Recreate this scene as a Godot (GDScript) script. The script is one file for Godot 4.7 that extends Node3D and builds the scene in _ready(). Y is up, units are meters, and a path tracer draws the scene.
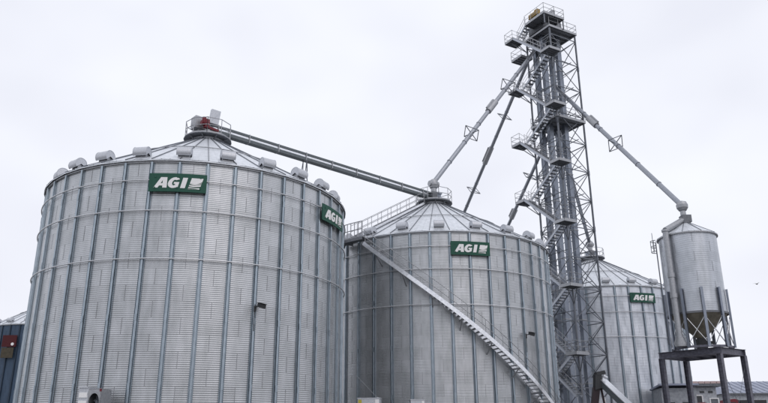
extends Node3D
# Grain storage site under an overcast sky: corrugated bins, elevator tower, spouts, hopper tank.

const R := 9.136            # bin wall radius (20 sheets round)
const ROW := 0.82           # height of one sheet
const STEP := PI / 20.0     # angle between wall stiffeners (40 round)
const SLOPE := 0.577        # roof pitch, 30 degrees
const PITCH := 18.3023
const ROLL := -0.275
const VFOV := 32.04

# ------------------------------------------------------------------ mesh builder
class MB:
	var v := PackedVector3Array()
	var n := PackedVector3Array()
	var ix := PackedInt32Array()
	func quad(a: Vector3, b: Vector3, c: Vector3, d: Vector3, nn := Vector3.ZERO) -> void:
		if nn == Vector3.ZERO:
			nn = (c - a).cross(b - a).normalized()
			if nn == Vector3.ZERO: nn = (d - a).cross(c - a).normalized()
		var i := v.size()
		v.append_array([a, b, c, d])
		n.append_array([nn, nn, nn, nn])
		ix.append_array([i, i + 1, i + 2, i, i + 2, i + 3])
	func tri(a: Vector3, b: Vector3, c: Vector3) -> void:
		var nn := (c - a).cross(b - a).normalized()
		var i := v.size()
		v.append_array([a, b, c])
		n.append_array([nn, nn, nn])
		ix.append_array([i, i + 1, i + 2])
	# a box given by its centre, three half-axes
	func obox(c: Vector3, x: Vector3, y: Vector3, z: Vector3) -> void:
		for s in [1.0, -1.0]:
			face(c + x * s, y, z, x * s)
			face(c + y * s, z, x, y * s)
			face(c + z * s, x, y, z * s)
	func face(c: Vector3, a: Vector3, b: Vector3, out: Vector3) -> void:
		if a.cross(b).dot(out) > 0.0:
			quad(c - a - b, c - a + b, c + a + b, c + a - b, out.normalized())
		else:
			quad(c - a - b, c + a - b, c + a + b, c - a + b, out.normalized())
	func box(lo: Vector3, hi: Vector3) -> void:
		var h := (hi - lo) * 0.5
		obox((lo + hi) * 0.5, Vector3(h.x, 0, 0), Vector3(0, h.y, 0), Vector3(0, 0, h.z))
	# a beam from a to b, w wide (sideways) and h high (along up)
	func beam(a: Vector3, b: Vector3, w: float, h: float, up := Vector3.UP) -> void:
		var d := (b - a).normalized()
		var s := d.cross(up)
		if s.length() < 0.01: s = d.cross(Vector3.RIGHT)
		s = s.normalized()
		var u := s.cross(d).normalized()
		obox((a + b) * 0.5, s * w * 0.5, u * h * 0.5, (b - a) * 0.5)
	# I-section beam
	func ibeam(a: Vector3, b: Vector3, w: float, h: float, up := Vector3.UP) -> void:
		var d := (b - a).normalized()
		var s := d.cross(up)
		if s.length() < 0.01: s = d.cross(Vector3.RIGHT)
		s = s.normalized()
		var u := s.cross(d).normalized()
		var t := h * 0.07
		var l := (b - a) * 0.5
		var m := (a + b) * 0.5
		obox(m + u * (h * 0.5 - t * 0.5), s * w * 0.5, u * t * 0.5, l)
		obox(m - u * (h * 0.5 - t * 0.5), s * w * 0.5, u * t * 0.5, l)
		obox(m, s * t * 0.5, u * (h * 0.5 - t - 0.001), l * 0.999)
	func tube(a: Vector3, b: Vector3, r: float, k := 6, r2 := -1.0, caps := true) -> void:
		if r2 < 0.0: r2 = r
		var d := (b - a).normalized()
		var s := d.cross(Vector3.UP)
		if s.length() < 0.01: s = d.cross(Vector3.RIGHT)
		s = s.normalized()
		var u := s.cross(d).normalized()
		var i := v.size()
		for j in k + 1:
			var q := TAU * j / k
			var o := s * cos(q) + u * sin(q)
			v.append(a + o * r); n.append(o)
			v.append(b + o * r2); n.append(o)
		for j in k:
			var p := i + j * 2
			ix.append_array([p, p + 2, p + 3, p, p + 3, p + 1])
		if caps and k > 3:
			for e in 2:
				var c := a if e == 0 else b
				var nn := -d if e == 0 else d
				var rr := r if e == 0 else r2
				var c0 := v.size()
				v.append(c); n.append(nn)
				for j in k + 1:
					var q := TAU * j / k
					v.append(c + (s * cos(q) + u * sin(q)) * rr); n.append(nn)
				for j in k:
					if e == 0: ix.append_array([c0, c0 + 2 + j, c0 + 1 + j])
					else: ix.append_array([c0, c0 + 1 + j, c0 + 2 + j])
	func path(pts: Array, r: float, k := 6) -> void:
		for i in pts.size() - 1: tube(pts[i], pts[i + 1], r, k)
	# surface of revolution about +y; profile is an array of Vector2(radius, height); arc a0..a1
	func lathe(pr: Array, segs: int, a0 := 0.0, a1 := TAU, o := Vector3.ZERO) -> void:
		for p in pr.size() - 1:
			var A: Vector2 = pr[p]
			var B: Vector2 = pr[p + 1]
			var t := (B - A).normalized()
			var i := v.size()
			for j in segs + 1:
				var q := a0 + (a1 - a0) * j / segs
				var dir := Vector3(sin(q), 0, cos(q))
				var nn := dir * t.y - Vector3.UP * t.x
				v.append(o + dir * A.x + Vector3.UP * A.y); n.append(nn)
				v.append(o + dir * B.x + Vector3.UP * B.y); n.append(nn)
			for j in segs:
				var g := i + j * 2
				ix.append_array([g, g + 1, g + 3, g, g + 3, g + 2])
	# a 2-D outline pushed through a thickness; f maps (x, y, depth) to space
	func plate(poly: PackedVector2Array, f: Callable, d0: float, d1: float) -> void:
		var t := Geometry2D.triangulate_polygon(poly)
		for i in range(0, t.size(), 3):
			var a := poly[t[i]]
			var b := poly[t[i + 1]]
			var c := poly[t[i + 2]]
			tri(f.call(a.x, a.y, d1), f.call(b.x, b.y, d1), f.call(c.x, c.y, d1))
			tri(f.call(a.x, a.y, d0), f.call(c.x, c.y, d0), f.call(b.x, b.y, d0))
		for i in poly.size():
			var a := poly[i]
			var b := poly[(i + 1) % poly.size()]
			quad(f.call(a.x, a.y, d0), f.call(b.x, b.y, d0), f.call(b.x, b.y, d1), f.call(a.x, a.y, d1))
	func mesh(m: Material) -> ArrayMesh:
		return into(ArrayMesh.new(), m)
	func into(am: ArrayMesh, m: Material) -> ArrayMesh:
		var arr := []
		arr.resize(Mesh.ARRAY_MAX)
		arr[Mesh.ARRAY_VERTEX] = v
		arr[Mesh.ARRAY_NORMAL] = n
		arr[Mesh.ARRAY_INDEX] = ix
		am.add_surface_from_arrays(Mesh.PRIMITIVE_TRIANGLES, arr)
		am.surface_set_material(am.get_surface_count() - 1, m)
		return am

var M := {}
var rng := RandomNumberGenerator.new()
var taken := {}
var cam: Camera3D

# ------------------------------------------------------------------ scene helpers
func node_name(s: String) -> String:
	var k: int = taken.get(s, 0)
	taken[s] = k + 1
	return s if k == 0 else "%s_%03d" % [s, k]

func thing(called: String, label: String, category: String, at := Vector3.ZERO, turn := 0.0, group := "") -> Node3D:
	var o := Node3D.new()
	o.name = node_name(called)
	add_child(o)
	o.position = at
	o.rotation.y = turn
	o.set_meta("label", label)
	o.set_meta("category", category)
	if group != "": o.set_meta("group", group)
	return o

func part(called: String, parent: Node, mesh: Mesh, at := Vector3.ZERO, turn := 0.0, mat: Material = null) -> MeshInstance3D:
	var o := MeshInstance3D.new()
	o.name = called
	o.mesh = mesh
	if mat: o.material_override = mat
	parent.add_child(o, true)
	o.position = at
	o.rotation.y = turn
	return o

func built(called: String, parent: Node, b: MB, m: Material) -> MeshInstance3D:
	return part(called, parent, b.mesh(m))

func noise_tex(seed_: int, freq: float, lo: float, hi: float, gamma := 1.0, size := 256, tint := Color.WHITE, oct := 4) -> ImageTexture:
	var f := FastNoiseLite.new()
	f.seed = seed_
	f.frequency = freq
	f.fractal_octaves = oct
	var src := f.get_seamless_image(size, size)
	var im := Image.create(size, size, false, Image.FORMAT_RGB8)
	for y in size:
		for x in size:
			var t := pow(src.get_pixel(x, y).r, gamma)
			var g := lerpf(lo, hi, t)
			im.set_pixel(x, y, Color(lerpf(tint.r, 1.0, t) * g, lerpf(tint.g, 1.0, t) * g, lerpf(tint.b, 1.0, t) * g))
	im.generate_mipmaps()
	return ImageTexture.create_from_image(im)

func mat(c: Color, rough: float, metal := 0.0, tex: Texture2D = null, sc := Vector3(0.3, 0.3, 0.3)) -> StandardMaterial3D:
	var m := StandardMaterial3D.new()
	m.albedo_color = c
	m.roughness = rough
	m.metallic = metal
	if tex:
		m.albedo_texture = tex
		m.uv1_triplanar = true
		m.uv1_world_triplanar = true
		m.uv1_scale = sc
	return m

func grey(g: float, b := 0.0) -> Color:    # linear grey with a little blue, as sRGB
	return Color(g * (1.0 - b), g * (1.0 - b * 0.3), g * (1.0 + b)).linear_to_srgb()

func pixel(p: Vector3) -> Vector2:     # where a point falls, in units of half the picture height; only used to choose how finely far walls are split
	var q: Vector3 = cam.transform.affine_inverse() * p
	if q.z > -0.1: return Vector2(99, 99)
	var t := tan(deg_to_rad(VFOV * 0.5))
	return Vector2(q.x / -q.z / t, q.y / -q.z / t)

func rails(mb: MB, pts: Array, h := 1.07, spacing := 1.3, r := 0.024) -> void:
	for i in pts.size() - 1:
		var a: Vector3 = pts[i]
		var b: Vector3 = pts[i + 1]
		for q in [h, h * 0.52]:
			mb.tube(a + Vector3.UP * q, b + Vector3.UP * q, r, 5)
		var k := maxi(1, roundi(a.distance_to(b) / spacing))
		for j in k + (1 if i == pts.size() - 2 else 0):
			var p := a.lerp(b, float(j) / k)
			mb.tube(p, p + Vector3.UP * h, r, 5)
		mb.beam(a + Vector3.UP * 0.06, b + Vector3.UP * 0.06, 0.012, 0.11)

# ------------------------------------------------------------------ materials
func make_materials() -> void:
	var cloud := noise_tex(11, 0.016, 0.76, 1.0, 0.8, 512, Color(0.97, 0.985, 1.0), 6)
	var spangle := noise_tex(7, 0.06, 0.86, 1.0, 1.0, 256, Color(0.985, 0.99, 1.0), 3)
	var mottle := noise_tex(17, 0.02, 0.85, 1.0, 0.85, 512, Color(0.98, 0.99, 0.985), 7)
	M.cloud = cloud
	var s := Vector3(0.16, 0.045, 0.16)      # streaks run down the walls
	M.sheet = []
	M.tank = []
	for g in [0.60, 0.63, 0.66]: M.tank.append(mat(grey(g, 0.06), 0.36, 0.72, mottle, s))
	M.sheet_pale = []  # paler, bluer sheet tones, used on one bin only
	for g in [0.78, 0.81, 0.84]: M.sheet_pale.append(mat(grey(g, 0.05), 0.42, 0.6, cloud, s))
	for g in [0.555, 0.58, 0.60, 0.62, 0.565, 0.61]:
		var m := mat(grey(g, 0.028), 0.34, 0.74, mottle, s)
		M.sheet.append(m)
	M.seam = mat(grey(0.42, 0.03), 0.6, 0.5, spangle)
	M.stiff = mat(Color(0.41, 0.475, 0.525).linear_to_srgb(), 0.32, 0.75, spangle, Vector3(0.5, 0.12, 0.5))
	M.ring = mat(grey(0.75, 0.02), 0.42, 0.8, spangle)
	M.roof = []
	for g in [0.88, 0.92, 0.90, 0.94]:
		M.roof.append(mat(grey(g * 0.93, 0.05), 0.4, 0.3, mottle, Vector3(0.22, 0.22, 0.22)))
	M.rib = mat(grey(0.24, 0.08), 0.45, 0.7, spangle)
	M.vent = mat(grey(0.66, 0.04), 0.42, 0.5, spangle, Vector3(0.7, 0.7, 0.7))
	M.dark = mat(grey(0.035, 0.08), 0.7, 0.0)
	M.galv = mat(grey(0.46, 0.03), 0.45, 0.7, spangle)
	M.galv_light = mat(grey(0.96, 0.02), 0.28, 0.85, spangle)
	M.galv_dark = mat(grey(0.20, 0.06), 0.5, 0.6, spangle)
	M.grating = mat(grey(0.28, 0.06), 0.6, 0.5, spangle)
	M.stair = mat(grey(0.52, 0.07), 0.4, 0.75, spangle)
	M.spout = mat(grey(0.40, 0.07), 0.34, 0.85, spangle)
	M.steel = mat(grey(0.22, 0.09), 0.5, 0.6, spangle)
	M.conv = mat(Color(0.14, 0.16, 0.17).linear_to_srgb(), 0.45, 0.4, spangle)
	M.trunk = mat(grey(0.35, 0.12), 0.34, 0.8, spangle, Vector3(0.4, 0.12, 0.4))
	M.green = mat(Color(0.0, 0.075, 0.046).linear_to_srgb(), 0.6, 0.0, noise_tex(3, 0.03, 0.92, 1.0), Vector3(0.6, 0.6, 0.6))
	M.white = mat(grey(0.82), 0.45)
	M.red = mat(Color(0.19, 0.006, 0.02).linear_to_srgb(), 0.45, 0.0, spangle)
	M.plate_red = mat(Color(0.075, 0.004, 0.008).linear_to_srgb(), 0.75, 0.0, spangle)
	M.dark_red = mat(Color(0.026, 0.011, 0.016).linear_to_srgb(), 0.55, 0.0, spangle)
	M.tan = mat(Color(0.40, 0.27, 0.09).linear_to_srgb(), 0.6, 0.0, spangle)
	M.yellow = mat(Color(0.48, 0.42, 0.06).linear_to_srgb(), 0.5)
	M.blue_sheet = mat(Color(0.055, 0.095, 0.155).linear_to_srgb(), 0.5, 0.15, cloud, s)
	M.blue_stiff = mat(Color(0.03, 0.05, 0.08).linear_to_srgb(), 0.5, 0.15)
	M.cone = mat(Color(0.38, 0.35, 0.28).linear_to_srgb(), 0.55, 0.3, noise_tex(5, 0.02, 0.6, 1.0), Vector3(0.35, 0.35, 0.35))
	M.stand = mat(Color(0.20, 0.20, 0.25).linear_to_srgb(), 0.5, 0.3, noise_tex(9, 0.03, 0.65, 1.0), Vector3(0.5, 0.5, 0.5))
	M.gravel = mat(grey(0.30, -0.02), 0.95, 0.0, noise_tex(21, 0.05, 0.7, 1.0, 1.0, 512), Vector3(0.25, 0.25, 0.25))
	M.concrete = mat(grey(0.42, -0.02), 0.9, 0.0, cloud, Vector3(0.4, 0.4, 0.4))
	M.house = mat(grey(0.62, 0.04), 0.8, 0.0, cloud, Vector3(0.3, 0.3, 0.3))
	M.house_dark = mat(grey(0.22, 0.08), 0.8, 0.0, cloud, Vector3(0.3, 0.3, 0.3))
	M.fascia = mat(Color(0.55, 0.43, 0.42).linear_to_srgb(), 0.8)
	M.shed_roof = mat(Color(0.33, 0.36, 0.46).linear_to_srgb(), 0.45, 0.25, cloud, Vector3(0.1, 0.1, 0.1))
	M.glass = mat(grey(0.03, 0.1), 0.12, 0.0)
	M.rubber = mat(grey(0.02), 0.85)
	M.bird = mat(grey(0.015), 0.9)

# ------------------------------------------------------------------ grain bins
func corrugated(r: float, half: float, segs: int, h: float, waves: int, amp: float, per := 4) -> MB:
	var b := MB.new()
	var rows := waves * per
	for i in rows + 1:
		var y := h * i / rows
		var w := TAU * waves * i / rows
		var rr := r + amp * sin(w)
		var dr := amp * TAU * waves / h * cos(w)
		for j in segs + 1:
			var q := -half + 2.0 * half * j / segs
			var d := Vector3(sin(q), 0, cos(q))
			b.v.append(d * rr + Vector3.UP * y)
			b.n.append((d - Vector3.UP * dr).normalized())
	for i in rows:
		for j in segs:
			var p := i * (segs + 1) + j
			var q := p + segs + 1
			b.ix.append_array([p, q, q + 1, p, q + 1, p + 1])
	return b

func sheet_mesh(r: float, half: float, segs: int, h: float, waves: int) -> ArrayMesh:
	# one wall sheet; its right-hand edge laps over the next one along a line of bolts
	var am := corrugated(r, half, segs, h - 0.003, waves, 0.0036).mesh(null)
	var s := MB.new()
	var w := 0.026 / r
	var lap := MB.new()
	for i in waves * 2:
		var y0 := h * i / (waves * 2)
		var y1 := h * (i + 1) / (waves * 2) - 0.004
		var d0 := Vector3(sin(half - w), 0, cos(half - w))
		var d1 := Vector3(sin(half), 0, cos(half))
		lap.quad(d0 * (r + 0.012) + Vector3.UP * y0, d0 * (r + 0.012) + Vector3.UP * y1, d1 * (r + 0.012) + Vector3.UP * y1, d1 * (r + 0.012) + Vector3.UP * y0, d1)
	lap.into(am, M.seam)
	return am

func stiffener_mesh(h: float) -> ArrayMesh:
	var b := MB.new()
	# lipped hat channel: raised web, a deep groove either side, upturned lips
	var half := [Vector2(0.0, 0.125), Vector2(0.048, 0.122), Vector2(0.060, 0.108), Vector2(0.070, 0.006), Vector2(0.104, 0.006), Vector2(0.110, 0.072), Vector2(0.117, 0.072), Vector2(0.121, 0.0)]
	var pr: Array = []
	for q in range(half.size() - 1, 0, -1): pr.append(Vector2(-half[q].x, half[q].y))
	pr.append_array(half)
	var n := int(ceil(h / 3.28))
	for s in n:
		var y0 := s * 3.28
		var y1 := minf(h, y0 + 3.28)
		var o := 0.004 * (n - s)
		for i in pr.size() - 1:
			var p: Vector2 = pr[i]
			var q: Vector2 = pr[i + 1]
			b.quad(Vector3(p.x, y0, R + o + p.y), Vector3(p.x, y1, R + o + p.y), Vector3(q.x, y1, R + o + q.y), Vector3(q.x, y0, R + o + q.y))
		if s > 0:      # splice plate with its bolts
			b.box(Vector3(-0.06, y0 - 0.16, R + o + 0.10), Vector3(0.06, y0 + 0.16, R + o + 0.138))
	return b.mesh(M.stiff)

func roof_panel_mesh(rimr: float, top: float, slope: float, half: float, rib := 0.06) -> ArrayMesh:
	var b := MB.new()
	var prof := [Vector2(-1.0, 0.0), Vector2(-0.36, 0.0), Vector2(-0.30, 0.02), Vector2(-0.24, 0.0), Vector2(0.24, 0.0), Vector2(0.30, 0.02), Vector2(0.36, 0.0), Vector2(1.0, 0.0)]
	for i in prof.size() - 1:
		var c: Array = []
		for q in [prof[i], prof[i + 1]]:
			for r in [rimr, top]:
				var a: float = half * q.x
				c.append(Vector3(sin(a) * r, (rimr - r) * slope + q.y * (0.4 if r == top else 1.0), cos(a) * r))
		b.quad(c[0], c[2], c[3], c[1])
	# drip edge at the eave
	var e0 := Vector3(sin(-half) * rimr, 0, cos(half) * rimr)
	var e1 := Vector3(sin(half) * rimr, 0, cos(half) * rimr)
	b.quad(e0, e0 - Vector3.UP * 0.07, e1 - Vector3.UP * 0.07, e1)
	var am := b.mesh(null)
	var k := MB.new()
	var d := Vector3(sin(half), 0, cos(half))
	var lift := Vector3.UP * (rib * 0.5)
	k.beam(d * (rimr - 0.01) + lift, d * (top + 0.02) + Vector3.UP * ((rimr - top) * slope) + lift * 0.8, 0.036, rib)
	k.into(am, M.rib)
	return am

func vent_mesh() -> ArrayMesh:
	# hooded roof vent: a half-round hood lying across the slope over a square neck, open below
	var b := MB.new()
	var r := 0.335
	var hw := 0.37
	var k := 18
	var pts: Array = []
	for i in k + 1:
		var a := deg_to_rad(lerpf(-42.0, 205.0, float(i) / k))
		pts.append(Vector2(cos(a) * r, sin(a) * r))
	for i in k:
		var p: Vector2 = pts[i]
		var q: Vector2 = pts[i + 1]
		var i0 := b.v.size()
		for e in [p, q]:
			var nn := Vector3(0, e.y, e.x).normalized()
			b.v.append_array([Vector3(-hw, e.y, e.x), Vector3(hw, e.y, e.x)])
			b.n.append_array([nn, nn])
		b.ix.append_array([i0, i0 + 3, i0 + 1, i0, i0 + 2, i0 + 3])
		for s in [-hw, hw]:
			b.tri(Vector3(s, 0, 0), Vector3(s, p.y, p.x), Vector3(s, q.y, q.x))
	for sx in [-hw, hw]:     # rolled rims of the two end caps
		for i in k: b.tube(Vector3(sx, pts[i].y, pts[i].x), Vector3(sx, pts[i + 1].y, pts[i + 1].x), 0.016, 5, -1.0, false)
	var am := b.mesh(M.vent)
	var nk := MB.new()
	nk.box(Vector3(-0.29, -0.48, -0.27), Vector3(0.29, -0.02, 0.14))
	nk.into(am, M.galv)
	return am

func bin(label: String, at: Vector2, k0: float, eave: float, rows: int, vents: Array, o := {}) -> Node3D:
	var h := rows * ROW
	var base := eave - h
	var t := thing("grain_bin", label, "grain bin", Vector3(at.x, base, at.y), 0.0, "corrugated grain bins")
	var blue: bool = o.get("blue", false)
	var pad := MB.new()
	pad.lathe([Vector2(R + 0.45, -base), Vector2(R + 0.45, -0.004), Vector2(0.1, -0.004)], 96)
	built("foundation", t, pad, M.concrete)
	var walls: Array = M.sheet_pale if o.get("new", false) else M.sheet  # this option only picks the paler, bluer sheet tones
	var to_cam := atan2(-at.x, -at.y)
	# wall sheets: those the camera can see are pieces of their own, the far side is joined
	var rest := MB.new()
	var strip := corrugated(R, STEP, 8, ROW - 0.003, 8, 0.0036, 4)
	for row in rows:
		for i in 20:
			var a := k0 + (i * 2 + 1.5 + (row % 2)) * STEP
			var facing := absf(wrapf(a - to_cam, -PI, PI))
			var y := h - (row + 1) * ROW
			var c := Vector3(at.x + sin(a) * R, base + y + ROW * 0.5, at.y + cos(a) * R)
			var px := pixel(c)
			if facing < 1.62 and absf(px.x) < 2.08 and px.y > -1.12 and px.x < o.get("xmax", 9.0):
				var m: Material = M.blue_sheet if blue else walls[rng.randi() % walls.size()]
				var s := part("wall_sheet", t, M.sheet_mesh, Vector3(0, y, 0), a)
				s.set_surface_override_material(0, m)
				if blue: s.set_surface_override_material(1, M.blue_stiff)
			else:
				var bs := Basis(Vector3.UP, a)
				var i0 := rest.v.size()
				for q in strip.v.size():
					rest.v.append(bs * strip.v[q] + Vector3.UP * y)
					rest.n.append(bs * strip.n[q])
				for q in strip.ix: rest.ix.append(q + i0)
	if rest.v.size() > 0:
		var ro := built("rear_sheets", t, rest, M.blue_sheet if blue else walls[1])
		ro.set_meta("kind", "stuff")
	var sm := stiffener_mesh(h - 0.05)
	for k in 40:
		var st := part("wall_stiffener", t, sm, Vector3.ZERO, k0 + k * STEP)
		if blue: st.material_override = M.blue_stiff
	for d in ([1.0926, 2.749, 5.277] if not blue else []):
		var w := MB.new()
		for j in 120:
			var a0 := TAU * j / 120
			var a1 := TAU * (j + 1) / 120
			var rr := R + 0.18
			w.tube(Vector3(sin(a0) * rr, h - d, cos(a0) * rr), Vector3(sin(a1) * rr, h - d, cos(a1) * rr), 0.036, 6, -1.0, false)
		built("wind_ring", t, w, M.ring)
	# roof
	var eavering := MB.new()
	eavering.lathe([Vector2(R + 0.02, h - 0.09), Vector2(R + 0.10, h - 0.09), Vector2(R + 0.10, h + 0.01), Vector2(R - 0.1, h + 0.02)], 120)
	built("eave_angle", t, eavering, M.galv)
	var rim := R + 0.20
	var ry := h + 0.06
	for k in 40:
		var p := part("roof_panel", t, M.panel_mesh, Vector3(0, ry, 0), k0 + (k + 0.5) * STEP)
		p.set_surface_override_material(0, M.roof[rng.randi() % 4])
	for rr in [5.4]:
		var w := MB.new()
		for j in 40:
			var a0 := k0 + TAU * j / 40
			var a1 := k0 + TAU * (j + 1) / 40
			var yy: float = ry + (rim - rr) * SLOPE + 0.10
			w.tube(Vector3(sin(a0) * rr, yy, cos(a0) * rr), Vector3(sin(a1) * rr, yy, cos(a1) * rr), 0.035, 5, -1.0, false)
		built("roof_ring", t, w, M.galv)
	var top := ry + (rim - 1.05) * SLOPE
	var col := MB.new()
	col.lathe([Vector2(1.12, top - 0.12), Vector2(1.12, h + 4.98), Vector2(0.05, h + 5.0)], 40)
	built("peak_collar", t, col, M.galv)
	# peak platform with its octagonal guard rail
	var dk := MB.new()
	dk.lathe([Vector2(0.9, h + 5.04), Vector2(1.58, h + 5.04), Vector2(1.58, h + 5.09), Vector2(0.9, h + 5.09)], 20)
	for j in 10:
		var a := TAU * j / 10
		var dd := Vector3(sin(a), 0, cos(a))
		dk.beam(dd * 1.1 + Vector3.UP * (top - 0.02), dd * 1.5 + Vector3.UP * (h + 5.0), 0.06, 0.06)
	built("peak_platform", t, dk, M.grating)
	var rl := MB.new()
	var ring: Array = []
	for j in 11:
		var a := TAU * j / 10 + 0.2
		ring.append(Vector3(sin(a) * 1.52, h + 5.1, cos(a) * 1.52))
	rails(rl, ring, 1.07, 2.0, 0.027)
	built("peak_guard_rail", t, rl, M.galv)
	for vk in vents:
		var a: float = k0 + vk * STEP
		var rr := R - 0.42
		part("roof_vent", t, M.vent_mesh, Vector3(sin(a) * rr, ry + (rim - rr) * SLOPE + 0.25, cos(a) * rr), a)
	return t

# ------------------------------------------------------------------ lettered sign, bent round the wall
func arc_pts(c: Vector2, rx: float, ry: float, a0: float, a1: float, k: int) -> Array:
	var out: Array = []
	for i in k + 1:
		var a := deg_to_rad(lerpf(a0, a1, float(i) / k))
		out.append(c + Vector2(cos(a) * rx, sin(a) * ry))
	return out

func sign_board(label: String, at: Vector2, eave: float, k0: float, k: float) -> void:
	var mid := k0 + (k + 1.0) * STEP
	var rr := R + 0.25
	var y0 := eave - 1.77
	var t := thing("sign_board", label, "sign", Vector3(at.x + sin(mid) * rr, y0, at.y + cos(mid) * rr), mid, "green signs on the grain bins")
	var width := 2.92
	var hgt := 1.0
	# local: x along the wall, y up, depth outwards; the board follows the wall's curve
	var f := func(x: float, y: float, d: float) -> Vector3:
		var a := x / rr
		return Vector3(sin(a) * (rr + d), y, cos(a) * (rr + d) - rr)
	var b := MB.new()
	var ns := 12
	for i in ns:
		var x0 := -width * 0.5 + width * i / ns
		var x1 := -width * 0.5 + width * (i + 1) / ns
		b.quad(f.call(x0, 0, 0.05), f.call(x0, hgt, 0.05), f.call(x1, hgt, 0.05), f.call(x1, 0, 0.05))
		b.quad(f.call(x0, 0, 0.0), f.call(x1, 0, 0.0), f.call(x1, hgt, 0.0), f.call(x0, hgt, 0.0))
		b.quad(f.call(x0, hgt, 0.0), f.call(x1, hgt, 0.0), f.call(x1, hgt, 0.05), f.call(x0, hgt, 0.05))
		b.quad(f.call(x0, 0, 0.0), f.call(x0, 0, 0.05), f.call(x1, 0, 0.05), f.call(x1, 0, 0.0))
	for s in [-0.5, 0.5]:
		b.quad(f.call(width * s, 0, 0.0), f.call(width * s, hgt, 0.0), f.call(width * s, hgt, 0.05), f.call(width * s, 0, 0.05))
	for s in [-1.15, 0.0, 1.15]:
		for yy in [0.2, 0.8]:
			b.obox(f.call(s, yy, -0.03), Vector3(0.04, 0, 0), Vector3(0, 0.05, 0), Vector3(0, 0, 0.10))
	built("panel", t, b, M.green)
	# letters: units of the letter height, slanted
	var u := 0.57
	var g := func(x: float, y: float, d: float) -> Vector3:
		return f.call(-1.20 + x * u, 0.20 + y * u, d)
	var letters := [[], [], []]
	letters[0] = [[Vector2(0, 0), Vector2(0.38, 0), Vector2(0.79, 0.72), Vector2(0.79, 1), Vector2(0.62, 1)],
		[Vector2(0.792, 0), Vector2(1.18, 0), Vector2(1.18, 1), Vector2(0.792, 1)],
		[Vector2(0.497, 0.2), Vector2(0.79, 0.2), Vector2(0.79, 0.42), Vector2(0.622, 0.42)]]
	var go: Array = []
	for p in arc_pts(Vector2(0.52, 0.5), 0.56, 0.52, 40, 290, 26): go.append(p)
	go.append_array([Vector2(0.98, 0.08), Vector2(0.98, 0.56), Vector2(0.50, 0.56), Vector2(0.50, 0.38), Vector2(0.66, 0.38), Vector2(0.66, 0.26)])
	for p in arc_pts(Vector2(0.54, 0.5), 0.20, 0.27, 300, 60, 16): go.append(p)
	var gs: Array = []
	for p in go: gs.append(Vector2(1.20 + p.x * 0.95 + p.y * 0.24, p.y))
	letters[1] = [gs]
	letters[2] = [[Vector2(2.36, 0), Vector2(2.78, 0), Vector2(3.00, 1), Vector2(2.58, 1)]]
	for l in letters:
		var lb := MB.new()
		for poly in l: lb.plate(PackedVector2Array(poly), g, 0.051, 0.066)
		built("letter", t, lb, M.white)
	# emblem: a slanted white field cut by sweeping furrows
	var em := MB.new()
	var edge := func(x: float, y: float) -> Vector2:    # x 0..1 across the slanted field
		return Vector2(3.06 + 1.02 * x + 0.28 * y, y)
	var bands := [[1.0, 1.0, 0.46, 0.66, -0.10], [0.33, 0.56, 0.235, 0.50, 0.03], [0.13, 0.40, 0.035, 0.22, 0.08], [-0.06, 0.08, -0.08, -0.06, 0.05]]
	for bd in bands:
		var poly: Array = []
		for i in 9:
			var q := i / 8.0
			poly.append(edge.call(q, lerpf(bd[0], bd[1], q * q) + (sin(q * PI) * bd[4] if bd[0] < 0.99 else 0.0)))
		for i in 9:
			var q := 1.0 - i / 8.0
			poly.append(edge.call(q, lerpf(bd[2], bd[3], q * q) + sin(q * PI) * bd[4] * 0.8))
		em.plate(PackedVector2Array(poly), g, 0.051, 0.066)
	built("emblem", t, em, M.white)

# ------------------------------------------------------------------ spouts
func spout(label: String, a: Vector3, b: Vector3, r: float, joints: Array, frames: Array, tilt := 0.0) -> Node3D:
	var t := thing("grain_spout", label, "spout", b, 0.0, "spouts from the elevator tower")
	a -= b
	var pipe := MB.new()
	pipe.tube(a, Vector3.ZERO, r, 14)
	var n := int(a.length() / 3.0)
	for i in range(1, n):
		var p := a * float(i) / n
		var d := a.normalized() * 0.035
		pipe.tube(p - d, p + d, r + 0.035, 14)
	built("pipe", t, pipe, M.spout)
	var ax := a.normalized()
	var s := ax.cross(Vector3.UP).normalized()
	var u := s.cross(ax).normalized()
	s = s.rotated(ax, tilt)
	u = u.rotated(ax, tilt)
	for j in joints:
		var m := MB.new()
		m.tube(a * (j - 0.035), a * (j + 0.035), r + 0.10, 12)
		m.beam(a * (j - 0.03) + u * (r + 0.12), a * (j + 0.03) + u * (r + 0.12), 0.2, 0.2, u)
		built("coupling", t, m, M.galv)
	for j in frames:
		var m := MB.new()
		var c: Vector3 = a * j
		var w := 0.95
		var cs := [c + s * w, c + u * w, c - s * w, c - u * w]
		for i in 4:
			m.tube(cs[i], c, 0.045, 5)
			m.tube(cs[i], cs[(i + 1) % 4], 0.04, 5)
		built("stay_frame", t, m, M.steel)
	return t

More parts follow.
